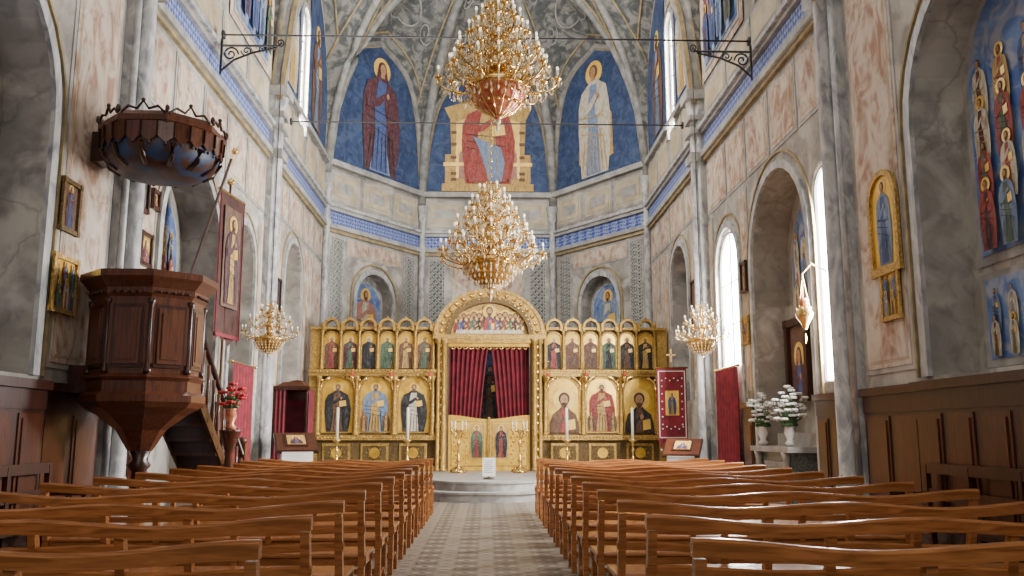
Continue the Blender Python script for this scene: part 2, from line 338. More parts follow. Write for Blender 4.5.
    crowd(mb,M,U(yc)-1.0,U(yc)+1.0,2.02,.72,-e+.025,2,12,.003,1.0,mats=fm_)
    yc=13.52; e=.6
    mb.poly(archpts(U(yc),3.05,2.2,2.15,rise=1.05),-e+.012,TRIM,M); mb.poly(archpts(U(yc),3.15,2.04,1.95,rise=.95),-e+.02,FSKY,M)
    crowd(mb,M,U(yc)-.9,U(yc)+.9,3.2,1.4,-e+.025,3,14,.003,1.1,mats=fm_)
    yc=20.6
    mb.poly(archpts(U(yc),2.1,1.5,3.4),-.4+.02,FSKY if side=='right' else PINK,M); saint(mb,M,U(yc),2.9,2.5,-.37,P_RED,P_LBL,beard=True,e=.01,wide=1.3)
    return mb.build('wall_'+side,origin=False)
sidewall('left'); sidewall('right')
def window(name,M,u0,u1,zb,zs,w,glow=GLOW,bars=True):
    mb=MB(); wd=u1-u0; uc=(u0+u1)/2
    mb.poly(archpts(uc,zb,wd,zs+wd/2-zb),w,glow,M)
    archring(mb,M,uc,zb,wd-.08,zs+wd/2-zb-.04,.04,w+.04,.04,TRIM)
    if bars:
        mb.bx(uc-.008,uc+.008,zb,zs+wd/2,w,w+.02,BLACK,M)
        k=int((zs-zb)/.8)
        for i in range(1,k+1): mb.bx(u0,u1,zb+i*.8-.007,zb+i*.8+.007,w,w+.02,BLACK,M)
    return mb.build(name)
ML=frame((-W,0,0),(1,0,0)); MR=frame((W,0,0),(-1,0,0))
window('window_1',ML,20.48,21.22,8.65,11.38,-.1); window('window_2',MR,-21.22,-20.48,8.65,11.38,-.1)
window('sunlit_strip_glow',MR,-11.95,-11.25,1.98,4.58,-.05,bars=False)  # added glowing pane imitating a sunlit strip of wall, not a real window
window('window_4',MR,-17.1,-15.7,2.5,4.38,-.06)
def curtain(name,M,u0,u1,z0,z1,w,m,amp=.05,n=7):
    mb=MB(); N=n*8; vs=[];fs=[]
    for i in range(N+1):
        t=i/N; u=u0+(u1-u0)*t; a=amp*math.sin(2*pi*n*t)
        vs+=[(u,z0,w+a),(u,z1,w+a*.7)]
    for i in range(N): fs.append((2*i,2*i+2,2*i+3,2*i+1))
    mb.add(vs,fs,m,M,True)
    mb.tube([(u0-.08,z1+.02,w),(u1+.08,z1+.02,w)],.02,BRASS,8,M)
    for q in(u0-.1,u1+.1): mb.sph((q,z1+.02,w),.035,BRASS,M)
    return mb.build(name)
curtain('door_curtain',MR,-17.1,-15.7,.01,2.45,.12,REDC); curtain('door_curtain',ML,15.7,17.1,.01,2.5,.12,REDC)

# apse
K=(0,24.3); A=[(-4.6,24.3),(-2.17,27.9),(2.17,27.9),(4.6,24.3)]
mb=MB()
facF=[]
for i in range(3):
    p,q=Vector(A[i]),Vector(A[i+1]); mid=(p+q)/2; L=(q-p).length/2
    nrm=(Vector(K)-mid); d=(q-p).normalized(); nn=Vector((d.y,-d.x))
    if nn.dot(nrm)<0: nn=-nn
    M=frame((mid.x,mid.y,0),(nn.x,nn.y,0)); facF.append((M,L))
    wall(mb,M,-L,L,13.8,[(-.8,.8,3.6,5.15,.35,GRAYM)] if i!=1 else [],WALL)
    mb.bx(-L,L,7.12,7.52,0,.03,BAND,M); mb.bx(-L,L,7.0,7.12,0,.14,TRIM,M); mb.bx(-L,L,6.9,7.0,0,.07,RIB,M)
    mb.bx(-L,L,7.52,7.62,0,.12,TRIM,M); mb.bx(-L,L,7.62,7.70,0,.18,GRAYM,M); mb.bx(-L,L,8.84,9.0,0,.16,TRIM,M)
    for a,b_ in [(-2.0,-.75),(-.65,.65),(.75,2.0)]:
        panel(mb,M,a,b_,7.82,8.74,BEIGE,.07); mb.bx(a+.3,b_-.3,8.12,8.44,.03,.04,TRIM,M)
    N=32
    def lp(ins,zb): 
        P=[]
        for k in range(N+1):
            t=-1+2*k/N; P.append((t*(L-ins),max(zb,az(t,HF)-ins*.9)))
        return P+[((L-ins),zb),(-(L-ins),zb)]
    mb.poly(lp(.10,9.0),.02,RIB,M); mb.poly(lp(.17,9.05),.04,FBLUE,M)
    for a in(-1.62,1.62):
        panel(mb,M,a-.27,a+.27,3.7,6.8,ORN,.04)
    if i!=1:
        archring(mb,M,0,3.6,1.6,2.35,.14,.06,.06,GRAYM); archring(mb,M,0,3.6,1.95,2.6,.06,.04,.04,RIB)
        panel(mb,M,-1.25,1.25,6.3,6.85,PINK,.05)
        mb.poly(archpts(0,3.62,1.35,2.1),-.34,FSKY,M)
        saint(mb,M,0,3.5,2.1,-.33,P_PNK if i==0 else P_LBL,P_WHT,beard=True,e=.01,wide=1.4)
    else:
        panel(mb,M,-1.2,1.2,3.7,6.8,PINK,.08)
M,L=facF[0]
saint(mb,M,.05,9.12,3.75,.06,P_MAR,P_BLU,e=.015,wide=1.25)
mb.poly([(-.45,9.12),(.5,9.12),(.35,9.75),(-.3,9.75)],.085,P_LBL,M)
M,L=facF[2]
saint(mb,M,-.05,9.12,3.75,.06,P_WHT,P_LBL,beard=False,e=.015,wide=1.1,hairm=P_BRN)
mb.poly([(-.45,9.5),(-.15,11.8),(-.75,10.9),(-.8,9.6)],.063,P_OCH,M)
mb.poly([(.45,9.5),(.15,11.8),(.75,10.9),(.8,9.6)],.063,P_OCH,M)
M,L=facF[1]
mb.poly([(-1.4,9.1),(1.4,9.1),(1.4,10.3),(1.2,10.3),(1.25,11.5),(1.45,11.9),(.95,12.05),(0,12.35),(-.95,12.05),(-1.45,11.9),(-1.25,11.5),(-1.2,10.3),(-1.4,10.3)],.05,P_OCH,M)
mb.poly([(-1.05,9.5),(1.05,9.5),(1.05,11.4),(0,11.85),(-1.05,11.4)],.06,HALO,M)
mb.bx(-1.45,1.45,9.9,10.02,.05,.08,HALO,M); mb.bx(-1.5,1.5,9.05,9.3,.05,.08,P_OCH,M)
for sx in(-1,1):
    for q in(9.4,9.6,10.15,10.6,11.0): mb.bx(sx*1.12-.09,sx*1.12+.09,q,q+.1,.06,.07,P_BRN,M)
    mb.poly([(sx*.35,9.35),(sx*.95,9.5),(sx*.95,10.35),(sx*.55,10.6)],.07,P_PNK,M)
saint(mb,M,0,9.3,3.2,.08,P_RED,P_OCH,beard=True,e=.015,wide=1.5)
mb.poly([(-.62,9.35),(.62,9.35),(.75,9.9),(.5,10.45),(-.5,10.45),(-.75,9.9)],.15,P_RED,M)
mb.poly([(.05,9.35),(.45,9.35),(.55,10.0),(.42,10.5),(-.5,10.9),(-.3,10.5)],.165,P_LBL,M)
mb.build('wall_apse',origin=False)

# ceiling webs
mb=MB()
def web(Kp,a,b_,m,He,N=20,R=14):
    def pt(s,r):
        ex=(a[0]+b_[0])/2+(b_[0]-a[0])/2*s; ey=(a[1]+b_[1])/2+(b_[1]-a[1])/2*s
        return (Kp[0]+(ex-Kp[0])*r,Kp[1]+(ey-Kp[1])*r,SPR+pq(s*r)*(HC+(He-HC)*r*r*(1-s*s)))
    vs=[];fs=[]
    for j in range(R+1):
        for i in range(N+1): vs.append(pt(-1+2*i/N,j/R))
    for j in range(R):
        for i in range(N): k=j*(N+1)+i; fs.append((k,k+1,k+N+2,k+N+1))
    mb.add(vs,fs,m,None,True)
    D=Vector((0,0,.03))
    for s0 in(-.84,.84):
        mb.tube([tuple(Vector(pt(s0,r/12))-D) for r in range(3,13)],.035,RIB,5)
    mb.tube([tuple(Vector(pt(-.84+1.68*k/16,.93))-D) for k in range(17)],.035,RIB,5)
    for r0,sr in((.75,.36),(.5,.36)):
        mb.tube([tuple(Vector(pt(sr*math.cos(t*pi/10)*(.75/r0)**.5,r0+.09*math.sin(t*pi/10)))-D) for t in range(21)],.03,TRIM,5)
        for q in(-1,1):
            mb.tube([tuple(Vector(pt(q*(sr+.22)+.15*(1-t/20)*math.cos(t*.55),r0+.06*(1-t/20)*math.sin(t*.55)))-D) for t in range(18)],.022,TRIM,4)
def rib(Kp,c,r,m):
    mb.tube([(Kp[0]+(c[0]-Kp[0])*t/24,Kp[1]+(c[1]-Kp[1])*t/24,SPR+HC*pq(t/24)-.03) for t in range(25)],r,m,8)
bays=[(-3,3.7),(3.7,10.85),(10.85,18.0),(18.0,24.3)]
for y0,y1 in bays:
    kc=(0,(y0+y1)/2); C=[(-W,y0),(W,y0),(W,y1),(-W,y1)]
    for i in range(4): web(kc,C[i],C[(i+1)%4],VAULT,HS if i%2 else HC); rib(kc,C[i],.11,RIBG)
for i in range(3): web(K,A[i],A[i+1],VAULT,HF)
for i in(1,2): rib(K,A[i],.15,RIBG)
for i in range(3):
    a,b_=A[i],A[i+1]; n=40
    mb.tube([(a[0]+(b_[0]-a[0])*k/n,a[1]+(b_[1]-a[1])*k/n,az(-1+2*k/n,HF)-.02) for k in range(n+1)],.10,RIBG,8)
mb.lathe([(.0,-.35),(.3,-.25),(.45,-.05),(.5,.1)],(0,24.3,SPR+HC),GOLD,16)
mb.tube([(-W+2*W*k/40,24.3,az(-1+2*k/40,HC)-.03) for k in range(41)],.13,RIBG,8)
for y in(3.7,10.85,18.0):
    N=40; hw=.2; out=[];inn=[]
    for k in range(N+1):
        t=-1+2*k/N; out.append((t*W,az(t,HC)+.05)); inn.append((t*(W-.2),SPR-.3+(HC+.05)*pq(t)))
    Mx=frame((0,y-hw,0),(0,-1,0)); mb.strip(out,inn,0,2*hw,RIBG,Mx)
    mb.strip([(p[0]*1.008,p[1]+.02) for p in inn],[(p[0]*.985,SPR+(p[1]-SPR)*.985) for p in inn],.03,.05,RIB,Mx)
    mb.strip(out,[(p[0]*.992,p[1]-.06) for p in out],.03,.05,RIB,Mx)
mb.build('ceiling',origin=False)
mb=MB(); mb.bx(-5.4,5.4,Y0,29,-.1,0,FLOOR); mb.build('floor',origin=False)
mb=MB(); mb.bx(-5.4,5.4,Y0-.1,Y0,0,ZT,WALL); mb.bx(-1,1,Y0,Y0+.06,0,3.2,DWOOD2); mb.build('wall_back',origin=False)

tn=[0]
def pilaster(s,y):
    mb=MB(); M=frame((-W*s,y,0),(s,0,0)); w=.24
    mb.bx(-w,w,0,8.4,0,.10,GRAYM,M)
    mb.bx(-w-.05,w+.05,0,.45,0,.28,GRAYM,M); mb.bx(-w-.03,w+.03,.45,.6,0,.25,TRIM,M)
    x=-W*s+s*.15
    mb.lathe([(.15,.6),(.18,.62),(.18,.70),(.135,.76),(.125,7.0),(.16,7.05),(.12,7.1),(.12,7.8),(.17,7.95),(.14,8.0),(.2,8.3),(.24,8.4)],(x,y,0),GRAYM,14)
    for q in(-.19,.19): mb.lathe([(.05,.6),(.05,8.3)],(-W*s+s*.12,y+q,0),GRAYM,8)
    mb.bx(-w-.06,w+.06,8.3,8.5,0,.38,TRIM,M); mb.bx(-w-.02,w+.02,7.85,7.95,0,.32,TRIM,M)
    mb.bx(-w-.04,w+.04,6.95,7.12,0,.32,TRIM,M); mb.bx(-w-.04,w+.04,7.55,7.66,0,.32,TRIM,M)
    tn[0]+=1; mb.build('trim_%d'%tn[0])
for s in(1,-1):
    for y in(3.7,10.85,18.0): pilaster(s,y)
for x,y in ((-4.52,24.2),(-2.1,27.78),(2.1,27.78),(4.52,24.2)):
    mb=MB(); mb.lathe([(.16,0),(.16,.4),(.11,.5),(.10,7.0),(.16,7.1),(.10,7.2),(.10,8.0),(.15,8.1),(.12,8.2),(.20,8.5)],(x,y,0),GRAYM,12); tn[0]+=1; mb.build('trim_%d'%tn[0])

def wains(side,segs):
    s=1 if side=='left' else -1; M=frame((-W*s,0,0),(s,0,0)); mb=MB()
    for y0,y1,d0 in segs:
        a,b_=sorted((y0*s,y1*s)); mb.bx(a,b_,0,1.72,d0,d0+.06,DWOOD,M); mb.bx(a-.01,b_+.01,1.70,1.79,d0,d0+.12,DWOOD,M); mb.bx(a,b_,1.5,1.70,d0,d0+.075,DWOOD,M); mb.bx(a,b_,0,.22,d0,d0+.09,DWOOD,M)
        n=max(1,round((b_-a)/.62)); w=(b_-a)/n
        for i in range(n):
            mb.bx(a+i*w+.07,a+(i+1)*w-.07,.32,1.46,d0+.06,d0+.075,DWOOD2,M); mb.bx(a+i*w+.12,a+(i+1)*w-.12,.37,1.41,d0+.075,d0+.09,DWOOD2,M)
    mb.build('trim_wainscot_'+side)
wseg=[(-3,3.4,.0),(4.0,6.2,.0),(6.2,9.1,.08),(9.1,10.55,0),(11.15,12.1,0),(15,15.6,0)]
wains('left',wseg); wains('right',wseg)

# dais
mb=MB()
pl=[(-4.55,18.0),(4.55,18.0),(4.55,24.2),(2.15,27.8),(-2.15,27.8),(-4.55,24.2)]
mb.add([(p[0],p[1],.355) for p in pl]+[(p[0],p[1],0) for p in pl],[tuple(range(6))]+[(i,i+6,(i+1)%6+6,(i+1)%6) for i in range(6)],STONE)
mb.bx(-4.55,4.55,17.96,18.02,.30,.357,STONE)
for r,z0,z1 in((1.35,0,.18),(1.0,.18,.355)):
    n=24; pts=[(r*1.05*math.cos(pi+pi*i/n),18.0+r*math.sin(pi+pi*i/n)) for i in range(n+1)]
    for rr_,za,zb_ in((1,z0,z1-.04),(1.02,z1-.04,z1)):
        P=[(p[0]*rr_,18+(p[1]-18)*rr_) for p in pts]
        mb.add([(p[0],p[1],zb_) for p in P]+[(p[0],p[1],za) for p in P],[tuple(range(n+1))]+[(i,i+1,n+2+i,n+1+i) for i in range(n)],STONE)
mb.build('altar_dais')

# ---------------------------------------------------------------- iconostasis
mb=MB(); IZ=.36; cx=.06
M=frame((cx,22.0,IZ),(0,-1,0))
def col(u,v0,v1,r=.045,w=.1,m=GOLD):
    mb.lathe([(r*1.7,0),(r*1.7,.04),(r*1.1,.07),(r*1.2,(v1-v0)*.3),(r*1.35,(v1-v0)*.33),(r,(v1-v0)*.36),(r*.85,v1-v0-.14),(r*1.2,v1-v0-.12),(r*1.7,v1-v0-.02),(r*1.7,v1-v0)],(cx+u,22-w,IZ+v0),m,10)
rs=random.Random(3)
for sd in(-1,1):
    a,b_=sorted((sd*1.3,sd*4.45))
    mb.bx(a,b_,0,3.52,-.12,.0,GOLDD,M)
    mb.bx(a,b_,0,.12,0,.16,GOLD,M); mb.bx(a,b_,.74,.86,0,.16,GOLD,M); mb.bx(a,b_,2.30,2.38,0,.13,GOLD,M); mb.bx(a,b_,2.38,2.46,0,.18,GOLD,M)
    mb.bx(a,b_,3.46,3.52,0,.14,GOLD,M)
    cs=[3.73,2.8,1.86] if sd<0 else [1.86,2.8,3.73]
    rob=[(P_BLK,P_BRN),(P_LBL,P_OCH),(P_BLK,P_WHT)] if sd<0 else [(P_BRN,P_RED),(P_RED,P_OCH),(P_BLK,P_BRN)]
    for k,c in enumerate(cs):
        u=sd*c
        mb.poly(archpts(u,.92,.74,1.34),.02,GOLDS,M); archring(mb,M,u,.90,.74,1.36,.06,.06,.06,GOLD)
        archring(mb,M,u,.90,.88,1.43,.03,.09,.09,BRASS)
        r=rob[k]
        if sd>0 and k!=1: saint(mb,M,u,.92,1.12,.03,r[0],r[1],beard=True,bust=True,e=.006,wide=.78)
        else: saint(mb,M,u,.94,1.22,.03,r[0],r[1],beard=True,e=.006,wide=1.45,hairm=HAIR)
        if k==1:
            for q in(-.27,.27): saint(mb,M,u+q,.95,.5,.05,P_BRN,P_OCH,e=.003,halo=False)
        mb.bx(u-.34,u+.34,.2,.66,0,.03,GOLD,M); mb.bx(u-.28,u+.28,.26,.60,0,.045,GOLDD,M); mb.disc(u,.43,.13,.13,.055,GOLDS,M)
        for q in range(8):
            t=q*pi/4; mb.sph((u+.19*math.cos(t),.43+.13*math.sin(t),.05),.022,GOLD,M,n=6,k=4)
        for q in(-1,1):
            mb.tube([(u+q*.42,1.95,.07),(u+q*.40,2.12,.09),(u+q*.30,2.22,.09),(u+q*.18,2.26,.07)],.03,BRASS,5,M); mb.sph((u+q*.40,2.20,.08),.045,BRASS,M)
    for c in(1.39,2.33,3.27,4.2): col(sd*c,.86,2.30,.05,.11)
    mb.bx(*sorted((sd*4.2,sd*4.45)),0,3.52,0,.05,GOLD,M)
    for k in range(6):
        u=sd*(1.62+.46*k)
        mb.poly(archpts(u,2.52,.34,.86),.02,GOLDS,M); archring(mb,M,u,2.50,.34,.88,.045,.05,.05,GOLD)
        saint(mb,M,u,2.50,.80,.03,rs.choice([P_BLK,P_BRN,P_MAR,P_GRN,P_BLK,P_BRN]),rs.choice([P_BLK,P_BRN,P_OCH,P_RED,P_GRN]),beard=True,e=.005,wide=1.35,hairm=rs.choice([HAIR,WHITEB,P_BRN]))
        archring(mb,M,u,3.42,.30,.26,.055,.21,.30,GOLD); mb.sph((u,3.76,.12),.03,GOLD,M)
    for k in range(7): col(sd*(1.39+.46*k),2.46,3.46,.03,.10)
    for k in range(7): mb.sph((sd*(1.39+.46*k),3.56,.1),.055,GOLD,M,sc=(.8,1.3,.8))
    for k in range(39):
        u=sd*(1.36+k*.08); mb.sph((u,.80,.165),.022,BRASS,M,n=6,k=4); mb.sph((u,2.42,.185),.02,BRASS,M,n=6,k=4)
    mb.bx(*sorted((sd*1.02,sd*1.32)),0,3.35,-.12,.10,GOLDD,M); mb.bx(*sorted((sd*1.06,sd*1.28)),.15,3.1,.1,.14,GOLD,M)
    col(sd*1.12,0,3.22,.055,.2); col(sd*1.26,0,3.22,.045,.18)
    for k in range(14): mb.sph((sd*1.19,.3+k*.21,.16),.05,BRASS,M,sc=(1,1.3,.5))
mb.bx(-1.4,1.4,3.22,3.32,-.1,.26,GOLD,M); mb.bx(-1.34,1.34,3.12,3.22,-.1,.2,GOLD,M)
def ell(rx,ry,n=28): return [(rx*math.cos(pi-pi*i/n),3.32+ry*math.sin(pi-pi*i/n)) for i in range(n+1)]
mb.strip(ell(1.34,1.14),ell(1.08,.94),.16,.26,GOLD,M); mb.strip(ell(1.10,.96),ell(.98,.82),.2,.26,GOLDD,M); mb.strip(ell(1.38,1.18),ell(1.30,1.12),.2,.3,BRASS,M)
mb.poly(ell(1.0,.84),.04,P_BRN,M); mb.poly(ell(.96,.80),.05,P_OCH,M)
for k in range(17):
    t=pi*(k+.5)/17; mb.sph((1.2*math.cos(t),3.32+1.04*math.sin(t),.17),.06,BRASS,M,n=6,k=4)
for k in range(25):
    t=pi*(k+.5)/25; mb.tube([(.97*math.cos(t),3.32+.83*math.sin(t),.12),(1.09*math.cos(t),3.32+.94*math.sin(t),.2)],.02,BRASS,5,M)
mb.lathe([(.02,0),(.07,.05),(.03,.1),(.05,.16),(.0,.26)],(cx,21.9,IZ+4.46),GOLD,8)
lsm=[P_RED,P_BLU,P_BRN,P_GRN,P_MAR,P_BRN,P_BLK]
for k in range(13):
    u=-.78+.13*k; hh=.30+.24*math.sqrt(max(0,1-(u/.95)**2))+.05*(k%2); saint(mb,M,u,3.42,hh,.07+.001*k,lsm[k%7],lsm[(k*3+1)%7],beard=True,bust=True,e=.003,wide=.6)
saint(mb,M,0,3.42,.70,.10,P_RED,P_BLU,beard=True,bust=True,e=.004,wide=.55)
mb.poly([(-.85,3.36),(.85,3.36),(.82,3.45),(-.82,3.45)],.13,P_WHT,M)
mb.bx(-1.05,1.05,0,3.2,-1.2,-1.15,DARK,M)  # shade of the sanctuary interior painted as a dark sheet
mb.bx(-1.02,1.02,3.04,3.14,-.06,.08,GOLDS,M)
for k in range(13): mb.tube([(-.98+.15*k,3.04,.05),(-.90+.15*k,2.97,.05),(-.83+.15*k,3.04,.05)],.015,BRASS,5,M)
mb.poly(archpts(.02,1.2,.5,1.75),-.9,P_BLU,M); saint(mb,M,.02,1.2,1.5,-.85,P_BLK,P_BRN,beard=True,e=.01,wide=.9,halo=False)
for sd in(-1,1):
    N=12; outer=sd*1.0
    pts=[(sd*.01,0),(outer,0)]+[(outer-sd*.99*i/N,1.30+.05*math.cos(pi*i/N)) for i in range(N+1)]
    mb.poly(pts,.05,GOLDS,M,.05)
    mb.bx(*sorted((sd*.06,sd*.94)),.10,1.20,.05,.062,GOLD,M)
    mb.bx(*sorted((sd*.09,sd*.91)),.13,1.17,.062,.068,GOLDS,M)
    mb.bx(*sorted((sd*.12,sd*.48)),.3,1.12,.05,.08,P_OCH,M)
    saint(mb,M,sd*.30,.32,.80,.085,P_GRN if sd<0 else P_BLK,P_RED,e=.004,wide=1.0)
    mb.bx(*sorted((sd*.0,sd*.03)),0,1.3,.05,.11,BRASS,M)
    for k in range(10):
        for q in(.55,.80): mb.sph((sd*q+sd*.05*(k%2),.2+.1*k,.07),.03,BRASS,M,n=6,k=4)
mb.build('iconostasis')
for sd in(-1,1):
    mb=MB(); N=60;R=24; vs=[];fs=[]
    for j in range(R+1):
        v=1.2+(3.05-1.2)*j/R
        inner=.02+.20*(1-j/R)**.8
        for i in range(N+1):
            t=i/N; u=sd*(inner+(1.0-inner)*t); vs.append((u,v,-.12+.045*math.sin(2*pi*8*t+.3*j/R)))
    for j in range(R):
        for i in range(N): k=j*(N+1)+i; fs.append((k,k+1,k+N+2,k+N+1))
    mb.add(vs,fs,VELVET,M,True); mb.tube([(0,3.06,-.12),(sd*1.0,3.06,-.12)],.02,BRASS,6,M)
    mb.build('sanctuary_curtain')

# ---------------------------------------------------------------- benches
L=2.72
mb=MB()
def wave(t): return .020*math.cos(4*pi*t)+.008*math.cos(2*pi*t)
def rail(z0,z1,y,th,wv,m=BENCH):
    N=36; vs=[];fs=[]
    for i in range(N+1):
        t=i/N;x=-L/2+L*t;a=wave(t)*wv
        vs+=[(x,y-th/2,z0+a*.8),(x,y-th/2,z1+a-.012),(x,y-th/2+.012,z1+a),(x,y+th/2-.012,z1+a),(x,y+th/2,z1+a-.012),(x,y+th/2,z0+a*.8)]
    for i in range(N):
        for k in range(6): k2=(k+1)%6; fs.append((i*6+k,i*6+k2,(i+1)*6+k2,(i+1)*6+k))
    fs+= [tuple(range(6)),tuple(range(N*6,N*6+6))]
    mb.add(vs,fs,m,None,False)
rail(.785,.85,0,.055,1); rail(.57,.62,.045,.022,.6); rail(.41,.435,.30,.42,0); rail(.35,.41,.11,.025,0); rail(.35,.41,.47,.025,0); rail(.12,.16,.30,.04,0)
for x in(-L/2+.03,-.45,.45,L/2-.03):
    mb.add([(x-.022,.06,0),(x+.022,.06,0),(x+.022,.12,0),(x-.022,.12,0),(x-.022,.07,.42),(x+.022,.07,.42),(x+.022,.13,.42),(x-.022,.13,.42),(x-.022,-.022,.80),(x+.022,-.022,.80),(x+.022,.03,.80),(x-.022,.03,.80)],
      [(0,1,5,4),(1,2,6,5),(2,3,7,6),(3,0,4,7),(4,5,9,8),(5,6,10,9),(6,7,11,10),(7,4,8,11),(8,9,10,11)],BENCH)
    mb.box((x,.46,.20),(.044,.05,.40),BENCH); mb.box((x,.28,.375),(.03,.36,.05),BENCH); mb.box((x,.28,.145),(.03,.36,.04),BENCH)
ob=mb.build('church_bench'); bme=ob.data; offs=ob.location.copy()
first=True
for i in range(12):
    for s in(-1,1):
        if first: o=ob; first=False
        else:
            o=bpy.data.objects.new('church_bench',bme); bpy.context.scene.collection.objects.link(o)
        y=3.42+.97*i; x0=.82+(-.04 if s>0 else .02)
        o.location=(s*(x0+L/2),y+offs.y,0); o.rotation_euler=(0,0,random.uniform(-.010,.010))
def wallbench(x,y,s):
    mb=MB(); M=Matrix.Translation((x,y,0))@Matrix.Rotation(s*pi/2,4,'Z')
    mb.box((0,0,.44),(2.4,.4,.04),DWOOD,M); mb.box((0,-.2,.93),(2.4,.04,.10),DWOOD,M); mb.box((0,-.2,.68),(2.4,.03,.10),DWOOD,M)
    for q in(-1.17,-.4,.4,1.17): mb.box((q,-.2,.48),(.05,.05,.96),DWOOD,M); mb.box((q,.17,.21),(.05,.05,.42),DWOOD,M)
    for q in(-1.17,1.17): mb.box((q,-.01,.68),(.05,.42,.04),DWOOD,M); mb.box((q,.17,.55),(.04,.04,.24),DWOOD,M)
    mb.build('wall_bench')
wallbench(-4.16,7.9,-1); wallbench(4.16,7.6,1)

# ---------------------------------------------------------------- pulpit
PW=mat('pulpit_walnut',(.125,.040,.017),(.055,.018,.009),3,.28,distort=2,stretch=(6,6,.7))
mb=MB(); px,py=-3.83,10.0; ph=pi/8
mb.lathe([(.05,1.02),(.13,1.08),(.18,1.16),(.26,1.30),(.46,1.46),(.60,1.54),(.66,1.60),(.66,1.67),(.60,1.71),(.60,1.82),(.64,1.86),(.585,1.90),(.585,2.70),(.63,2.76),(.63,2.82),(.69,2.89),(.73,2.93),(.73,3.0),(.60,3.0),(.60,2.0),(.02,2.0)],(px,py,0),PW,8,ph=ph,smooth=False)
mb.lathe([(.12,0),(.12,.12),(.08,.18),(.075,.85),(.13,.92),(.08,.98),(.14,1.12)],(px,py,0),DWOOD,12)
for k in range(8):
    a=k*pi/4; n=(math.cos(a),math.sin(a),0); ap=.585*math.cos(pi/8)
    M=frame((px+n[0]*ap,py+n[1]*ap,1.90),n)
    mb.bx(-.17,.17,.06,.74,0,.02,DWOOD,M); mb.bx(-.14,.14,.10,.70,0,.032,PW,M); mb.bx(-.10,.10,.15,.65,.03,.042,PW,M)
    ca=a+pi/8; mb.lathe([(.042,0),(.042,.04),(.026,.06),(.026,.72),(.042,.76),(.042,.80)],(px+.585*math.cos(ca),py+.585*math.sin(ca),1.90),DWOOD,8)
    for q in range(5): mb.sph((-.16+.08*q,.87,.06),.020,DWOOD,M,n=6,k=4)
mb.bx(-4.56,px-.3,py-.25,py+.25,1.7,2.0,DWOOD)
mb.build('pulpit')
mb=MB()
for k in range(9):
    y=11.1+.26*(8-k)+.2; z=.2*(k+1); mb.bx(-4.3,-3.7,y,y+.28,z-.04,z,DWOOD2); mb.bx(-4.3,-3.7,y+.25,y+.28,z-.2,z,DWOOD)
mb.bx(-4.2,-3.7,10.62,11.35,1.76,1.82,DWOOD2)
for x in(-3.7,-4.3):
    mb.add([(x-.02,13.7,.05),(x+.02,13.7,.05),(x+.02,11.3,1.75),(x-.02,11.3,1.75),(x-.02,13.7,.25),(x+.02,13.7,.25),(x+.02,11.3,1.95),(x-.02,11.3,1.95)],[(0,1,2,3),(4,5,6,7),(0,3,7,4),(1,2,6,5),(0,1,5,4),(3,2,6,7)],DWOOD)
x=-3.7
for k in range(10):
    y=13.6-.25*k; z=.15+.18*k; mb.lathe([(.03,0),(.02,.1),(.035,.3),(.02,.5),(.028,.75)],(x,y,z),PW,8)
mb.tube([(x,13.65,.95),(x,11.35,2.62)],.04,DWOOD,8); mb.box((x,13.68,.55),(.1,.1,1.1),PW); mb.sph((x,13.68,1.15),.07,PW)
mb.build('pulpit_staircase')
mb=MB(); cxp,cyp=-3.80,10.0; cz=-.20
mb.lathe([(.02,5.06),(.50,5.04),(.64,5.0),(.70,4.94),(.70,4.88),(.66,4.84),(.67,4.78),(.62,4.72)],(cxp,cyp,cz),PW,8,ph=ph,smooth=False)
mb.lathe([(.64,4.80),(.63,4.62),(.58,4.50),(.46,4.42),(.28,4.38),(.02,4.37)],(cxp,cyp,cz),BLUEC,24)
for k in range(24):
    a=2*pi*k/24; a2=2*pi*(k+1)/24; am=(a+a2)/2
    p=lambda an,z,r=.675:(cxp+r*math.cos(an),cyp+r*math.sin(an),z+cz)
    mb.add([p(a,4.86),p(a2,4.86),p(a2,4.70,.67),p(am,4.62,.66),p(a,4.70,.67)],[(0,1,2,3,4)],PW if k%2 else DWOOD2)
    mb.sph(p(am,4.62,.66),.02,DWOOD,n=6,k=4); mb.tube([p(a,4.86,.685),p(a,4.70,.68)],.012,DWOOD,5)
    if k%2==0: mb.tube([p(a,4.64,.65),p(a,4.5,.585),p(a,4.43,.46)],.03,DWOOD,5)
for k in range(8):
    a=k*pi/4
    def q(t,z): 
        c0=Vector((cxp+.7*math.cos(a-pi/8),cyp+.7*math.sin(a-pi/8))); c1=Vector((cxp+.7*math.cos(a+pi/8),cyp+.7*math.sin(a+pi/8))); r=c0.lerp(c1,t); return (r.x,r.y,z+cz)
    mb.tube([q(.05,4.96),q(.2,5.03),q(.38,5.0),q(.5,5.09),q(.62,5.0),q(.8,5.03),q(.95,4.96)],.016,DWOOD,6); mb.sph(q(.5,5.10),.025,DWOOD); mb.sph(q(0,5.0),.035,DWOOD,sc=(.8,.8,1.4))
mb.bx(-4.56,-4.3,9.85,10.15,4.35,4.7,DWOOD)
mb.build('pulpit_canopy')
mb=MB()
mb.tube([(-4.1,11.2,2.2),(-3.78,12.6,5.25)],.022,DWOOD,8); mb.sph((-3.76,12.68,5.4),.05,BRASS)
mb.tube([(-4.1,11.2,2.2),(-4.18,10.9,1.84)],.022,DWOOD,8); mb.build('processional_staff')
mb=MB()
Mb=frame((-4.12,13.9,2.62),(.99,-.12,0))
N=24; vs=[];fs=[]
for i in range(N+1):
    t=i/N; u=-.45+.9*t; a=.03*math.sin(t*9); vs+=[(u,0+.12*abs(math.sin(t*pi*3)),a),(u,2.4,a*.3)]
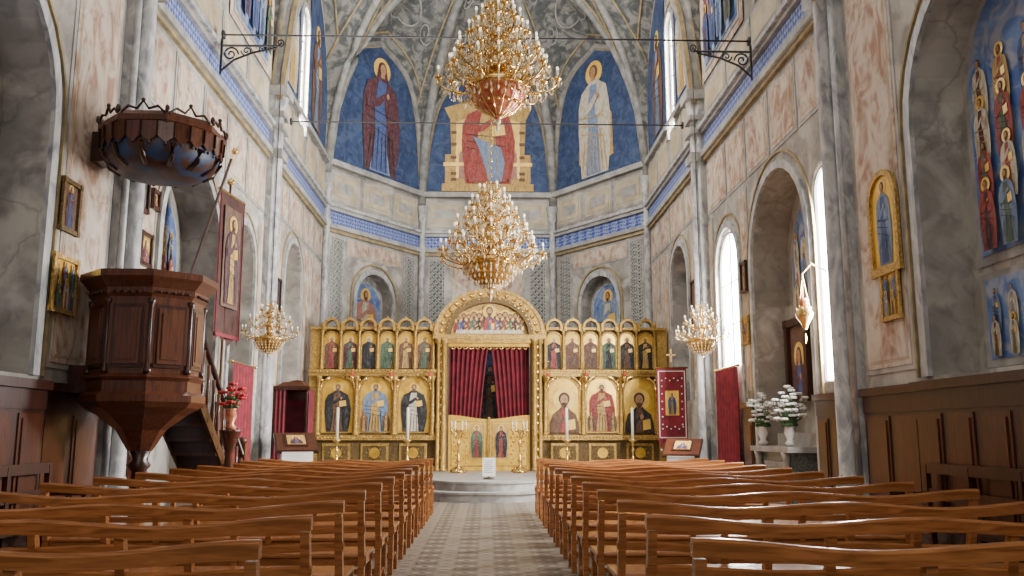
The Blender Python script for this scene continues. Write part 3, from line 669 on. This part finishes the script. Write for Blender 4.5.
for i in range(N): fs.append((2*i,2*i+2,2*i+3,2*i+1))
mb.add(vs,fs,BANC,Mb,True); mb.bx(-.32,.32,.6,2.2,.03,.04,P_BRN,Mb); saint(mb,Mb,0,.65,1.45,.05,P_MAR,P_OCH,beard=True,e=.006)
mb.tube([(-.5,2.42,0),(.5,2.42,0)],.025,BRASS,8,Mb); mb.tube([(0,-2.6,-.04),(0,2.6,-.04)],.022,DWOOD,8,Mb); mb.sph((0,2.66,-.04),.06,BRASS,Mb)
mb.bx(-.45,.45,0.12,.18,.035,.045,REDC,Mb); mb.tube([(-.45,.15,.03),(-.45,2.4,.02)],.012,REDC,6,Mb); mb.tube([(.45,.15,.03),(.45,2.4,.02)],.012,REDC,6,Mb)
mb.lathe([(.18,-2.62),(.18,-2.56),(.05,-2.5)],(-4.16,13.9,2.62),DWOOD,12)
mb.build('processional_banner')
mb=MB(); Mb=frame((4.17,19.85,.36),(-.15,-1,0))
mb.bx(-.33,.33,.75,2.35,0,.02,REDC,Mb)
for k in range(5): mb.add([(-.33+.132*k,.75,.01),(-.198+.132*k,.75,.01),(-.264+.132*k,.55,.01)],[(0,1,2)],REDC,Mb); mb.sph((-.264+.132*k,.54,.01),.025,WHITE,Mb)
for a in((-.30,.30,.80,.82),(-.30,.30,2.28,2.30),(-.30,-.28,.8,2.3),(.28,.30,.8,2.3)): mb.bx(a[0],a[1],a[2],a[3],.02,.03,WHITE,Mb)
mb.bx(-.15,.15,1.3,1.85,.02,.03,GOLDS,Mb); saint(mb,Mb,0,1.32,.5,.035,P_BLU,P_OCH,e=.004)
for k in range(6):
    for q in(1.0,2.08): mb.sph((-.22+.09*k,q+.05*(k%2),.025),.02,WHITE,Mb,n=6,k=4)
for k in range(6):
    for q in(-.22,.22): mb.sph((q,1.1+.17*k,.025),.02,WHITE,Mb,n=6,k=4)
mb.tube([(0,0.05,-.03),(0,2.6,-.03)],.02,BRASS,8,Mb); mb.tube([(-.37,2.37,0),(.37,2.37,0)],.02,BRASS,8,Mb)
mb.bx(-.02,.02,2.5,2.8,-.04,0,BRASS,Mb); mb.bx(-.10,.10,2.64,2.68,-.04,0,BRASS,Mb)
mb.lathe([(.2,0.002),(.2,.05),(.05,.12)],(4.17,19.88,.36),BRASS,12)
mb.build('procession_gonfalon')

# ---------------------------------------------------------------- chandeliers
def chandelier(name,x,y,zt,zb,tiers,bowl,ztop,sc=1,bowlcr=5):
    mb=MB(); H=zt-zb
    mb.lathe([(.0,H),(.05*sc,H-.04),(.02,H-.1),(.09*sc,H*.82),(.03,H*.74),(.06*sc,H*.6),(.12*sc,H*.5),(.05,H*.42),(.10*sc,H*.3)],(x,y,zb),BRASS,12)
    mb.lathe([(.02,0),(.05*sc,.03*sc),(.10*sc,.09*sc),(.22*sc,.15*sc),(.33*sc,.27*sc),(.39*sc,.40*sc),(.41*sc,.44*sc),(.39*sc,.46*sc),(.33*sc,.42*sc)],(x,y,zb),bowl,20)
    mb.lathe([(.42*sc,.42*sc),(.44*sc,.44*sc),(.44*sc,.48*sc),(.41*sc,.5*sc)],(x,y,zb),BRASS,20)
    nb=24 if bowlcr>3 else 14
    for k in range(nb):
        a=2*pi*k/nb
        mb.tube([(x+r*sc*math.cos(a),y+r*sc*math.sin(a),zb+z*sc) for r,z in((.06,.04),(.23,.14),(.35,.26),(.42,.42))],.010*sc,BRASS,5)
        for r,z in((.44,.38),(.41,.30),(.36,.22),(.27,.14),(.16,.08))[:bowlcr]: mb.octa((x+r*sc*math.cos(a),y+r*sc*math.sin(a),zb+z*sc-.02),.018*sc,.08*sc,CRYS)
    if bowlcr<=3:
        for k in range(14):
            a=2*pi*(k+.5)/14
            for r,z in((.39,.33),(.30,.21)): mb.sph((x+r*sc*math.cos(a),y+r*sc*math.sin(a),zb+z*sc),.028*sc,BRASS,n=6,k=4)
    mb.sph((x,y,zb-.02),.045*sc,CRYS); mb.octa((x,y,zb-.1),.03*sc,.14*sc,CRYS)
    for ti,(zf,rad,n) in enumerate(tiers):
        z=zb+H*zf
        mb.lathe([(rad*.42,-.12*sc),(rad*.46,-.10*sc),(rad*.42,-.07*sc)],(x,y,z),BRASS,18)
        for k in range(n):
            a=2*pi*(k+.5*(ti%2))/n; c,s_=math.cos(a),math.sin(a)
            zz_=z+(.06*sc if k%2 else 0); rd=rad*(.86 if k%2 else 1)
            P=[(.05,.0),(rd*.30,-.16*sc),(rd*.60,-.17*sc),(rd*.88,-.10*sc),(rd*.99,-.02*sc),(rd,.04*sc)]
            mb.tube([(x+c*r,y+s_*r,zz_+q) for r,q in P],.014*sc,BRASS,5)
            mb.tube([(x+c*(rd*.62+.06*sc*math.cos(t)),y+s_*(rd*.62+.06*sc*math.cos(t)),zz_-.09*sc+.06*sc*math.sin(t)) for t in [i*pi/4 for i in range(7)]],.011*sc,BRASS,4)
            X,Y=x+c*rd,y+s_*rd
            mb.lathe([(.012*sc,.03*sc),(.055*sc,.05*sc),(.06*sc,.065*sc),(.02*sc,.07*sc),(.03*sc,.10*sc),(.015*sc,.11*sc)],(X,Y,zz_),BRASS,8)
            mb.lathe([(.015*sc,.10*sc),(.015*sc,.18*sc)],(X,Y,zz_),CANDLE,6)
            mb.sph((X,Y,zz_+.21*sc),.018*sc,BULB,sc=(1,1,1.8),n=6,k=5)
            for q in range(5):
                aa=q*pi/2.5+a; mb.octa((X+.055*sc*math.cos(aa),Y+.055*sc*math.sin(aa),zz_-.0*sc),.013*sc,.08*sc,CRYS)
            for rr2,dz in((.80,.17),(.55,.24)): mb.octa((x+c*rd*rr2,y+s_*rd*rr2,zz_-dz*sc),.018*sc,.10*sc,CRYS)
            a2=a+2*pi/n
            for t in range(1,10):
                t/=10; r0,z0=.08*sc,z+.28*sc
                r=r0+(rd*.95-r0)*t; zz=z0+(zz_-z0+.02)*t-.09*sc*math.sin(pi*t)
                mb.octa((x+c*r,y+s_*r,zz),.010*sc,.03*sc,CRYS)
            for t in range(1,7):
                t/=7; aa=a+(a2-a)*t; mb.octa((x+rad*.94*math.cos(aa),y+rad*.94*math.sin(aa),z+.02*sc-.12*sc*math.sin(pi*t)),.011*sc,.036*sc,CRYS)
    for k in range(12):
        a=2*pi*k/12; mb.tube([(x+r*sc*math.cos(a),y+r*sc*math.sin(a),zb+H-.12*sc+q*sc) for r,q in((.03,0),(.12,.0),(.17,.08),(.14,.16))],.010*sc,BRASS,4); mb.octa((x+.17*sc*math.cos(a),y+.17*sc*math.sin(a),zb+H-.08*sc),.016*sc,.09*sc,CRYS)
    mb.tube([(x,y,zt-.05),(x,y,ztop)],.008,BLACK if sc<.8 else BRASS,6)
    if sc>.8:
        for k in range(3):
            a=k*2.094; mb.tube([(x+.12*math.cos(a),y+.12*math.sin(a),zt-.1),(x+.02*math.cos(a),y+.02*math.sin(a),zt+1.3)],.006,BRASS,4)
        n=int((ztop-zt)/.12)
        for i in range(n): mb.sph((x,y,zt+.06+i*.12),.020,BRASS,n=6,k=4,sc=(1,.6,1.6) if i%2 else (.6,1,1.6))
    return mb.build(name)
chandelier('crystal_chandelier',.13,11.2,7.15,5.38,[(.30,.80,16),(.44,.64,14),(.58,.52,12),(.72,.36,10),(.84,.2,6)],REDG,15.6,.98,2)
chandelier('crystal_chandelier',.05,12.9,4.95,3.36,[(.32,.78,18),(.46,.64,14),(.60,.50,12),(.74,.34,10),(.86,.2,6)],BRASS,15.6,.92)
for s in(-1,1):
    chandelier('side_chandelier',s*3.60,14.6,3.42,2.55,[(.38,.46,10),(.60,.32,8),(.78,.18,6)],BRASS,7.55,.55)
for y,z in((14.0,7.86),(18.0,7.8)):
    mb=MB(); we=W-.16 if y<17 else W-.42; mb.tube([(-we,y,z),(we,y,z)],.016,BLACK,8)
    for s in(-1,1): mb.lathe([(.08,0),(.08,.03)],(0,0,0),BLACK,10,Matrix.Translation((s*(we)-.015,y,z))@Matrix.Rotation(pi/2,4,'Y'))
    mb.build('tie_rod')
for s in(1,-1):
    mb=MB(); M=Matrix(((s,0,0,-W*s),(0,1,0,13.85),(0,0,1,7.6),(0,0,0,1)))
    mb.tube([(.19,0,0),(1.15,0,0)],.02,BLACK,6,M)
    mb.tube([(.19,0,-.45),(.22,0,-.42),(.4,0,-.25),(.7,0,-.12),(1.1,0,-.03)],.018,BLACK,6,M)
    def spiral(cx_,cz_,r,turn,st,d=1): return [(cx_+r*(1-t/24*.85)*math.cos(st+d*turn*2*pi*t/24),0,cz_+r*(1-t/24*.85)*math.sin(st+d*turn*2*pi*t/24)) for t in range(25)]
    mb.tube(spiral(.34,-.15,.13,1.6,0),.015,BLACK,6,M); mb.tube(spiral(.60,-.09,.09,1.5,pi),.013,BLACK,6,M); mb.tube(spiral(.85,-.06,.06,1.4,0),.011,BLACK,6,M); mb.tube(spiral(1.15,.06,.07,1.4,-pi/2),.013,BLACK,6,M)
    mb.tube([(.19,0,-.5),(.19,0,.12)],.02,BLACK,6,M)
    mb.build('iron_bracket')

# ---------------------------------------------------------------- wall icons
def wi(side,y,z,w,h,*a,**k):
    s=1 if side=='L' else -1; n=k.pop('name','framed_icon'); d=k.pop('off',.04)
    return icon(n,frame((-(W-d)*s,y,z-h/2),(s,0,0)),w,h,*a,**k)
wi('L',9.45,3.70,.42,.58,P_MAR,P_BLU,bg=P_BRN,fr=GOLDD); wi('L',9.45,2.84,.56,.62,P_RED,P_WHT,fr=GOLD,many=True,seed=4)
wi('L',11.40,4.38,.36,.46,P_BRN,P_OCH,bg=P_BLK,fr=DWOOD); wi('L',11.84,4.42,.26,.28,P_RED,P_OCH,bg=P_BRN,fr=DWOOD,bust=True); wi('L',11.60,3.68,.40,.45,P_MAR,P_RED,bg=P_OCH,fr=DWOOD,bust=True)
wi('R',9.72,3.68,.66,1.12,P_LBL,P_BLU,arched=True,t=.07); wi('R',9.66,2.82,.46,.60,P_BRN,P_RED,many=True,seed=8)
wi('R',15.25,4.0,.34,.55,P_BRN,P_OCH,bg=P_BLK,fr=DWOOD); wi('R',15.25,3.05,.36,.5,P_RED,P_OCH,many=True,seed=9)
wi('R',18.8,4.0,.9,1.2,P_BRN,P_OCH,bg=P_BRN,fr=DWOOD); wi('L',18.8,4.0,.9,1.2,P_BRN,P_OCH,bg=P_BLK,fr=DWOOD); wi('L',15.25,3.3,.36,.5,P_RED,P_OCH,many=True,seed=10)
icon('altar_icon',frame((W+.50,14.2,1.78),(-1,0,0)),1.0,1.35,P_MAR,P_BLU,bg=P_BRN,fr=DWOOD,t=.12,d=.08,bust=True)
s=1
mb=MB(); x=s*(W+.10)
mb.box((x,13.5,.50),(.62,1.5,1.0),GREENM); mb.box((x-s*.03,13.5,1.03),(.78,1.8,.08),TRIM); mb.box((x,13.5,.06),(.75,1.75,.12),TRIM); mb.box((x+.2,13.5,1.17),(.36,1.7,.20),TRIM)
mb.box((x-s*.31,13.5,.55),(.05,.9,.6),TRIM); mb.box((x-s*.335,13.5,.55),(.03,.7,.45),GREENM)
for q in(-.65,.65): mb.lathe([(.07,0),(.05,.1),(.05,.75),(.08,.87)],(x-s*.36,13.5+q,.12),TRIM,10)
mb.build('side_altar')
def bouquet(x,y,z,m,r=.2,n=26,vm=None,hs=1):
    mb=MB(); mb.lathe([(.05,0),(.08,.03),(.04,.08),(.08,.18),(.06,.26),(.075,.28)],(x,y,z),vm or WHITE,12)
    for i in range(n):
        a=random.uniform(0,2*pi); q=random.uniform(0,1)**.5*r; h=.28+random.uniform(.06,.42)*(1-q/r*.4)*hs
        p=(x+q*math.cos(a),y+q*math.sin(a),z+h); mb.tube([(x,y,z+.25),p],.005,LEAF,4)
        for k in range(5):
            mb.sph((p[0]+.030*math.cos(k*1.26),p[1]+.030*math.sin(k*1.26),p[2]),.030,m,n=6,k=4,sc=(1,1,.7))
        mb.sph((p[0],p[1],p[2]+.01),.014,HALO,n=6,k=4); mb.sph((p[0]*.4+x*.6,p[1]*.4+y*.6,z+.3+.06*(i%3)),.03,LEAF,n=6,k=4,sc=(1.6,.6,1))
    mb.build('flower_bouquet')
bouquet(4.42,14.15,1.09,FWHT,.24,46,hs=1.5); bouquet(4.42,12.9,1.09,FWHT,.24,46,hs=1.7)
mb=MB(); mb.lathe([(.16,0),(.16,.05),(.06,.12),(.05,.6),(.07,.8),(.05,1.0),(.14,1.28),(.16,1.31)],(-3.42,12.0,0),DWOOD2,12); mb.build('flower_pedestal')
bouquet(-3.42,12.0,1.315,FRED,.15,20,REDG)
mb=MB(); x,y,z0=4.22,11.5,2.62
mb.tube([(4.55,y,z0+.8),(4.35,y,z0+.9),(x,y,z0+.76)],.012,BRASS,6)
for k in range(3):
    a=k*2.1; mb.tube([(x,y,z0+.75),(x+.08*math.cos(a),y+.08*math.sin(a),z0+.28)],.006,BRASS,4)
mb.lathe([(.01,0),(.03,.02),(.05,.08),(.10,.16),(.12,.22),(.09,.26),(.1,.3)],(x,y,z0),BRASS,12); mb.lathe([(.05,.3),(.06,.38),(.045,.42)],(x,y,z0),REDG,10); mb.octa((x,y,z0-.1),.02,.14,BRASS)
mb.build('sanctuary_lamp')
def lectern(x,y,rz,sc):
    mb=MB(); M=Matrix.Translation((x,y,0))@Matrix.Rotation(rz,4,'Z')@Matrix.Scale(sc,4)
    mb.box((0,0,.04),(.62,.55,.08),DWOOD,M); mb.box((0,0,.48),(.50,.42,.82),DWOOD2,M)
    mb.box((0,-.215,.42),(.36,.02,.50),DWOOD,M); mb.box((0,-.23,.42),(.26,.02,.4),DWOOD2,M)
    T=M@Matrix.Translation((0,0,1.0))@Matrix.Rotation(.55,4,'X')
    mb.box((0,0,0),(.74,.62,.05),DWOOD,T); mb.box((0,0,.03),(.70,.58,.015),DWOOD2,T)
    mb.box((0,-.26,.62),(.54,.015,.46),WHITE,M); mb.box((0,-.255,.84),(.54,.05,.015),WHITE,M)
    mb.box((0,.02,.045),(.40,.38,.02),DWOOD,T); mb.box((0,.02,.057),(.32,.30,.01),P_OCH,T)
    saint(mb,T@Matrix.Translation((0,-.12,0)),0,0,.27,.064,P_MAR,P_BLU,bust=True,e=.003)
    mb.build('icon_lectern')
lectern(-3.7,17.45,.35,1.08); lectern(3.85,17.45,-.4,.98)
mb=MB(); M=Matrix.Translation((-4.10,18.95,.36))@Matrix.Scale(.80,4)
mb.bx(-.45,.45,-.4,.4,0,.14,DWOOD,M); mb.bx(-.42,.42,.3,.4,.14,2.2,DWOOD2,M); mb.bx(-.34,.34,.27,.3,.75,2.0,VELVET,M); mb.bx(-.38,.38,-.3,.3,.14,.6,VELVET,M)
for s in(-1,1): mb.bx(s*.38,s*.45,-.35,.35,.14,1.0,DWOOD,M); mb.bx(s*.36,s*.47,-.38,.35,1.0,1.07,DWOOD2,M); mb.lathe([(.04,0),(.03,1.6),(.05,1.7)],(s*.42,-.35,.55),DWOOD,8,M)
mb.poly(archpts(0,0,.9,.45),0,DWOOD2,M@frame((0,.29,2.1),(0,-1,0)),.08); mb.box((0,0,2.3),(1.0,.85,.1),DWOOD,M); mb.box((0,0,2.41),(.8,.65,.12),DWOOD2,M,taper=.6)
N=20; vs=[]; fs=[]
for i in range(N+1):
    t=i/N; yy=-.36+.7*t; a=.02*math.sin(t*30); vs+=[(.47+a,yy,.1),(.47+a,yy,2.25)]
for i in range(N): fs.append((2*i,2*i+2,2*i+3,2*i+1))
mb.add(vs,fs,VELVET,M,True)
vs=[];fs=[]
for i in range(N+1):
    t=i/N; xx=-.45+.35*t; a=.02*math.sin(t*22); vs+=[(xx,-.38+a,.1),(xx,-.38+a,2.25)]
for i in range(N): fs.append((2*i,2*i+2,2*i+3,2*i+1))
mb.add(vs,fs,VELVET,M,True)
mb.build('bishop_throne')
def candlestand(x,y,h,ch=.7,n=1):
    z=.362; mb=MB()
    mb.lathe([(.17,0),(.18,.03),(.10,.07),(.04,.12),(.03,.2),(.06,.28),(.03,.34),(.022,h*.6),(.05,h*.66),(.02,h*.72),(.03,h*.9),(.11,h*.97),(.12,h)],(x,y,z),BRASS,14)
    for k in range(3):
        a=k*2.094+.5; mb.tube([(x+.05*math.cos(a),y+.05*math.sin(a),z+.12),(x+.17*math.cos(a),y+.17*math.sin(a),z+.08),(x+.23*math.cos(a),y+.23*math.sin(a),z+.025)],.02,BRASS,6)
    if n==1: mb.lathe([(.035,h),(.033,h+ch),(.004,h+ch+.02)],(x,y,z),CANDLE,10)
    else:
        for k in range(n):
            a=2*pi*k/n; X,Y=x+.17*math.cos(a),y+.17*math.sin(a); mb.tube([(x,y,z+h*.8),(x+.12*math.cos(a),y+.12*math.sin(a),z+h*.82),(X,Y,z+h*.95)],.01,BRASS,5); mb.lathe([(.03,0),(.035,.03)],(X,Y,z+h*.95),BRASS,8); mb.lathe([(.012,0),(.012,.2)],(X,Y,z+h*.95+.03),CANDLE,6)
    mb.build('candle_stand')
for x in(-3.55,-1.88,1.92,3.5): candlestand(x,21.3,.75,.75)
for x in(-.65,.78): candlestand(x,20.9,1.0,.3,6)
for x in(-3.3,-2.35,-1.4,1.5,2.45,3.4):
    mb=MB(); z=2.55
    for k in range(3):
        a=k*2.1; mb.tube([(x,21.7,z+.45),(x+.06*math.cos(a),21.7+.06*math.sin(a),z+.1)],.006,BRASS,4)
    mb.tube([(x,21.82,z+.46),(x,21.7,z+.46)],.008,BRASS,4); mb.lathe([(.01,-.06),(.03,-.02),(.06,.05),(.055,.1)],(x,21.7,z),BRASS,10); mb.lathe([(.035,.1),(.045,.16),(.03,.18)],(x,21.7,z),FRED,10); mb.build('vigil_lamp')
mb=MB(); mb.tube([(0.05,18.0,.37),(0.05,18.0,.62)],.012,BLACK,6); mb.lathe([(.12,0),(.12,.015),(.02,.03)],(.05,18.0,.37),BLACK,12)
Ms=frame((.05,17.97,.42),(0,-1,0.0)); mb.bx(-.13,.13,0,.36,0,.01,WHITE,Ms)
for k in range(7): mb.bx(-.09,.09-.02*(k%3),.30-.038*k,.308-.038*k,.01,.012,BLACK,Ms)
mb.build('notice_stand')

# ---------------------------------------------------------------- lights
def area(name,loc,rot,sx,sy,e,col=(1,1,1)):
    l=bpy.data.lights.new(name,'AREA'); l.shape='RECTANGLE'; l.size=sx; l.size_y=sy; l.energy=e; l.color=col
    o=bpy.data.objects.new(name,l); o.location=loc; o.rotation_euler=rot; bpy.context.scene.collection.objects.link(o); return o
area('nave_fill',(0,3,12.5),(0,0,0),5,5,260,(1,.97,.93))  # added fill lamp under the vault, out of view
area('nave_fill',(0,9,13.0),(0,0,0),5,4,300,(1,.97,.93))  # second added nave fill, also unseen
area('crossing_fill',(0,15.8,13.0),(math.radians(52),0,0),4,2,780,(1,.95,.87))  # added fill lamp above the view, brightens the apse
area('rear_fill',(0,-2.5,6),(math.radians(90),0,0),7,6,300,(1,.98,.95))  # added fill lamp behind the camera
R90=math.radians(90)
area('daylight_area',(W+.0,16.4,3.5),(0,R90,0),1.7,1.3,1250,(1,.99,.97))
area('daylight_area',(W+.0,11.6,3.4),(0,R90,0),2.4,.65,750,(1,.99,.97))  # added lamp in front of the glowing strip, no real window there
area('daylight_area',(-W-.04,20.85,10.1),(0,-R90,0),2.6,.7,450,(1,.98,.95))
area('daylight_area',(W+.04,20.85,10.1),(0,R90,0),2.6,.7,280,(1,.98,.95))
w=bpy.data.worlds.new('World'); bpy.context.scene.world=w; w.use_nodes=True
w.node_tree.nodes['Background'].inputs[0].default_value=(.8,.88,1,1); w.node_tree.nodes['Background'].inputs[1].default_value=.6

# ---------------------------------------------------------------- camera
cd=bpy.data.cameras.new('camera'); cd.sensor_width=36; cd.lens=880/1024*36
co=bpy.data.objects.new('camera',cd); co.location=(0,0,1.27); co.rotation_euler=(math.radians(90+9.36),0,math.radians(-1.63))
bpy.context.scene.collection.objects.link(co); bpy.context.scene.camera=co
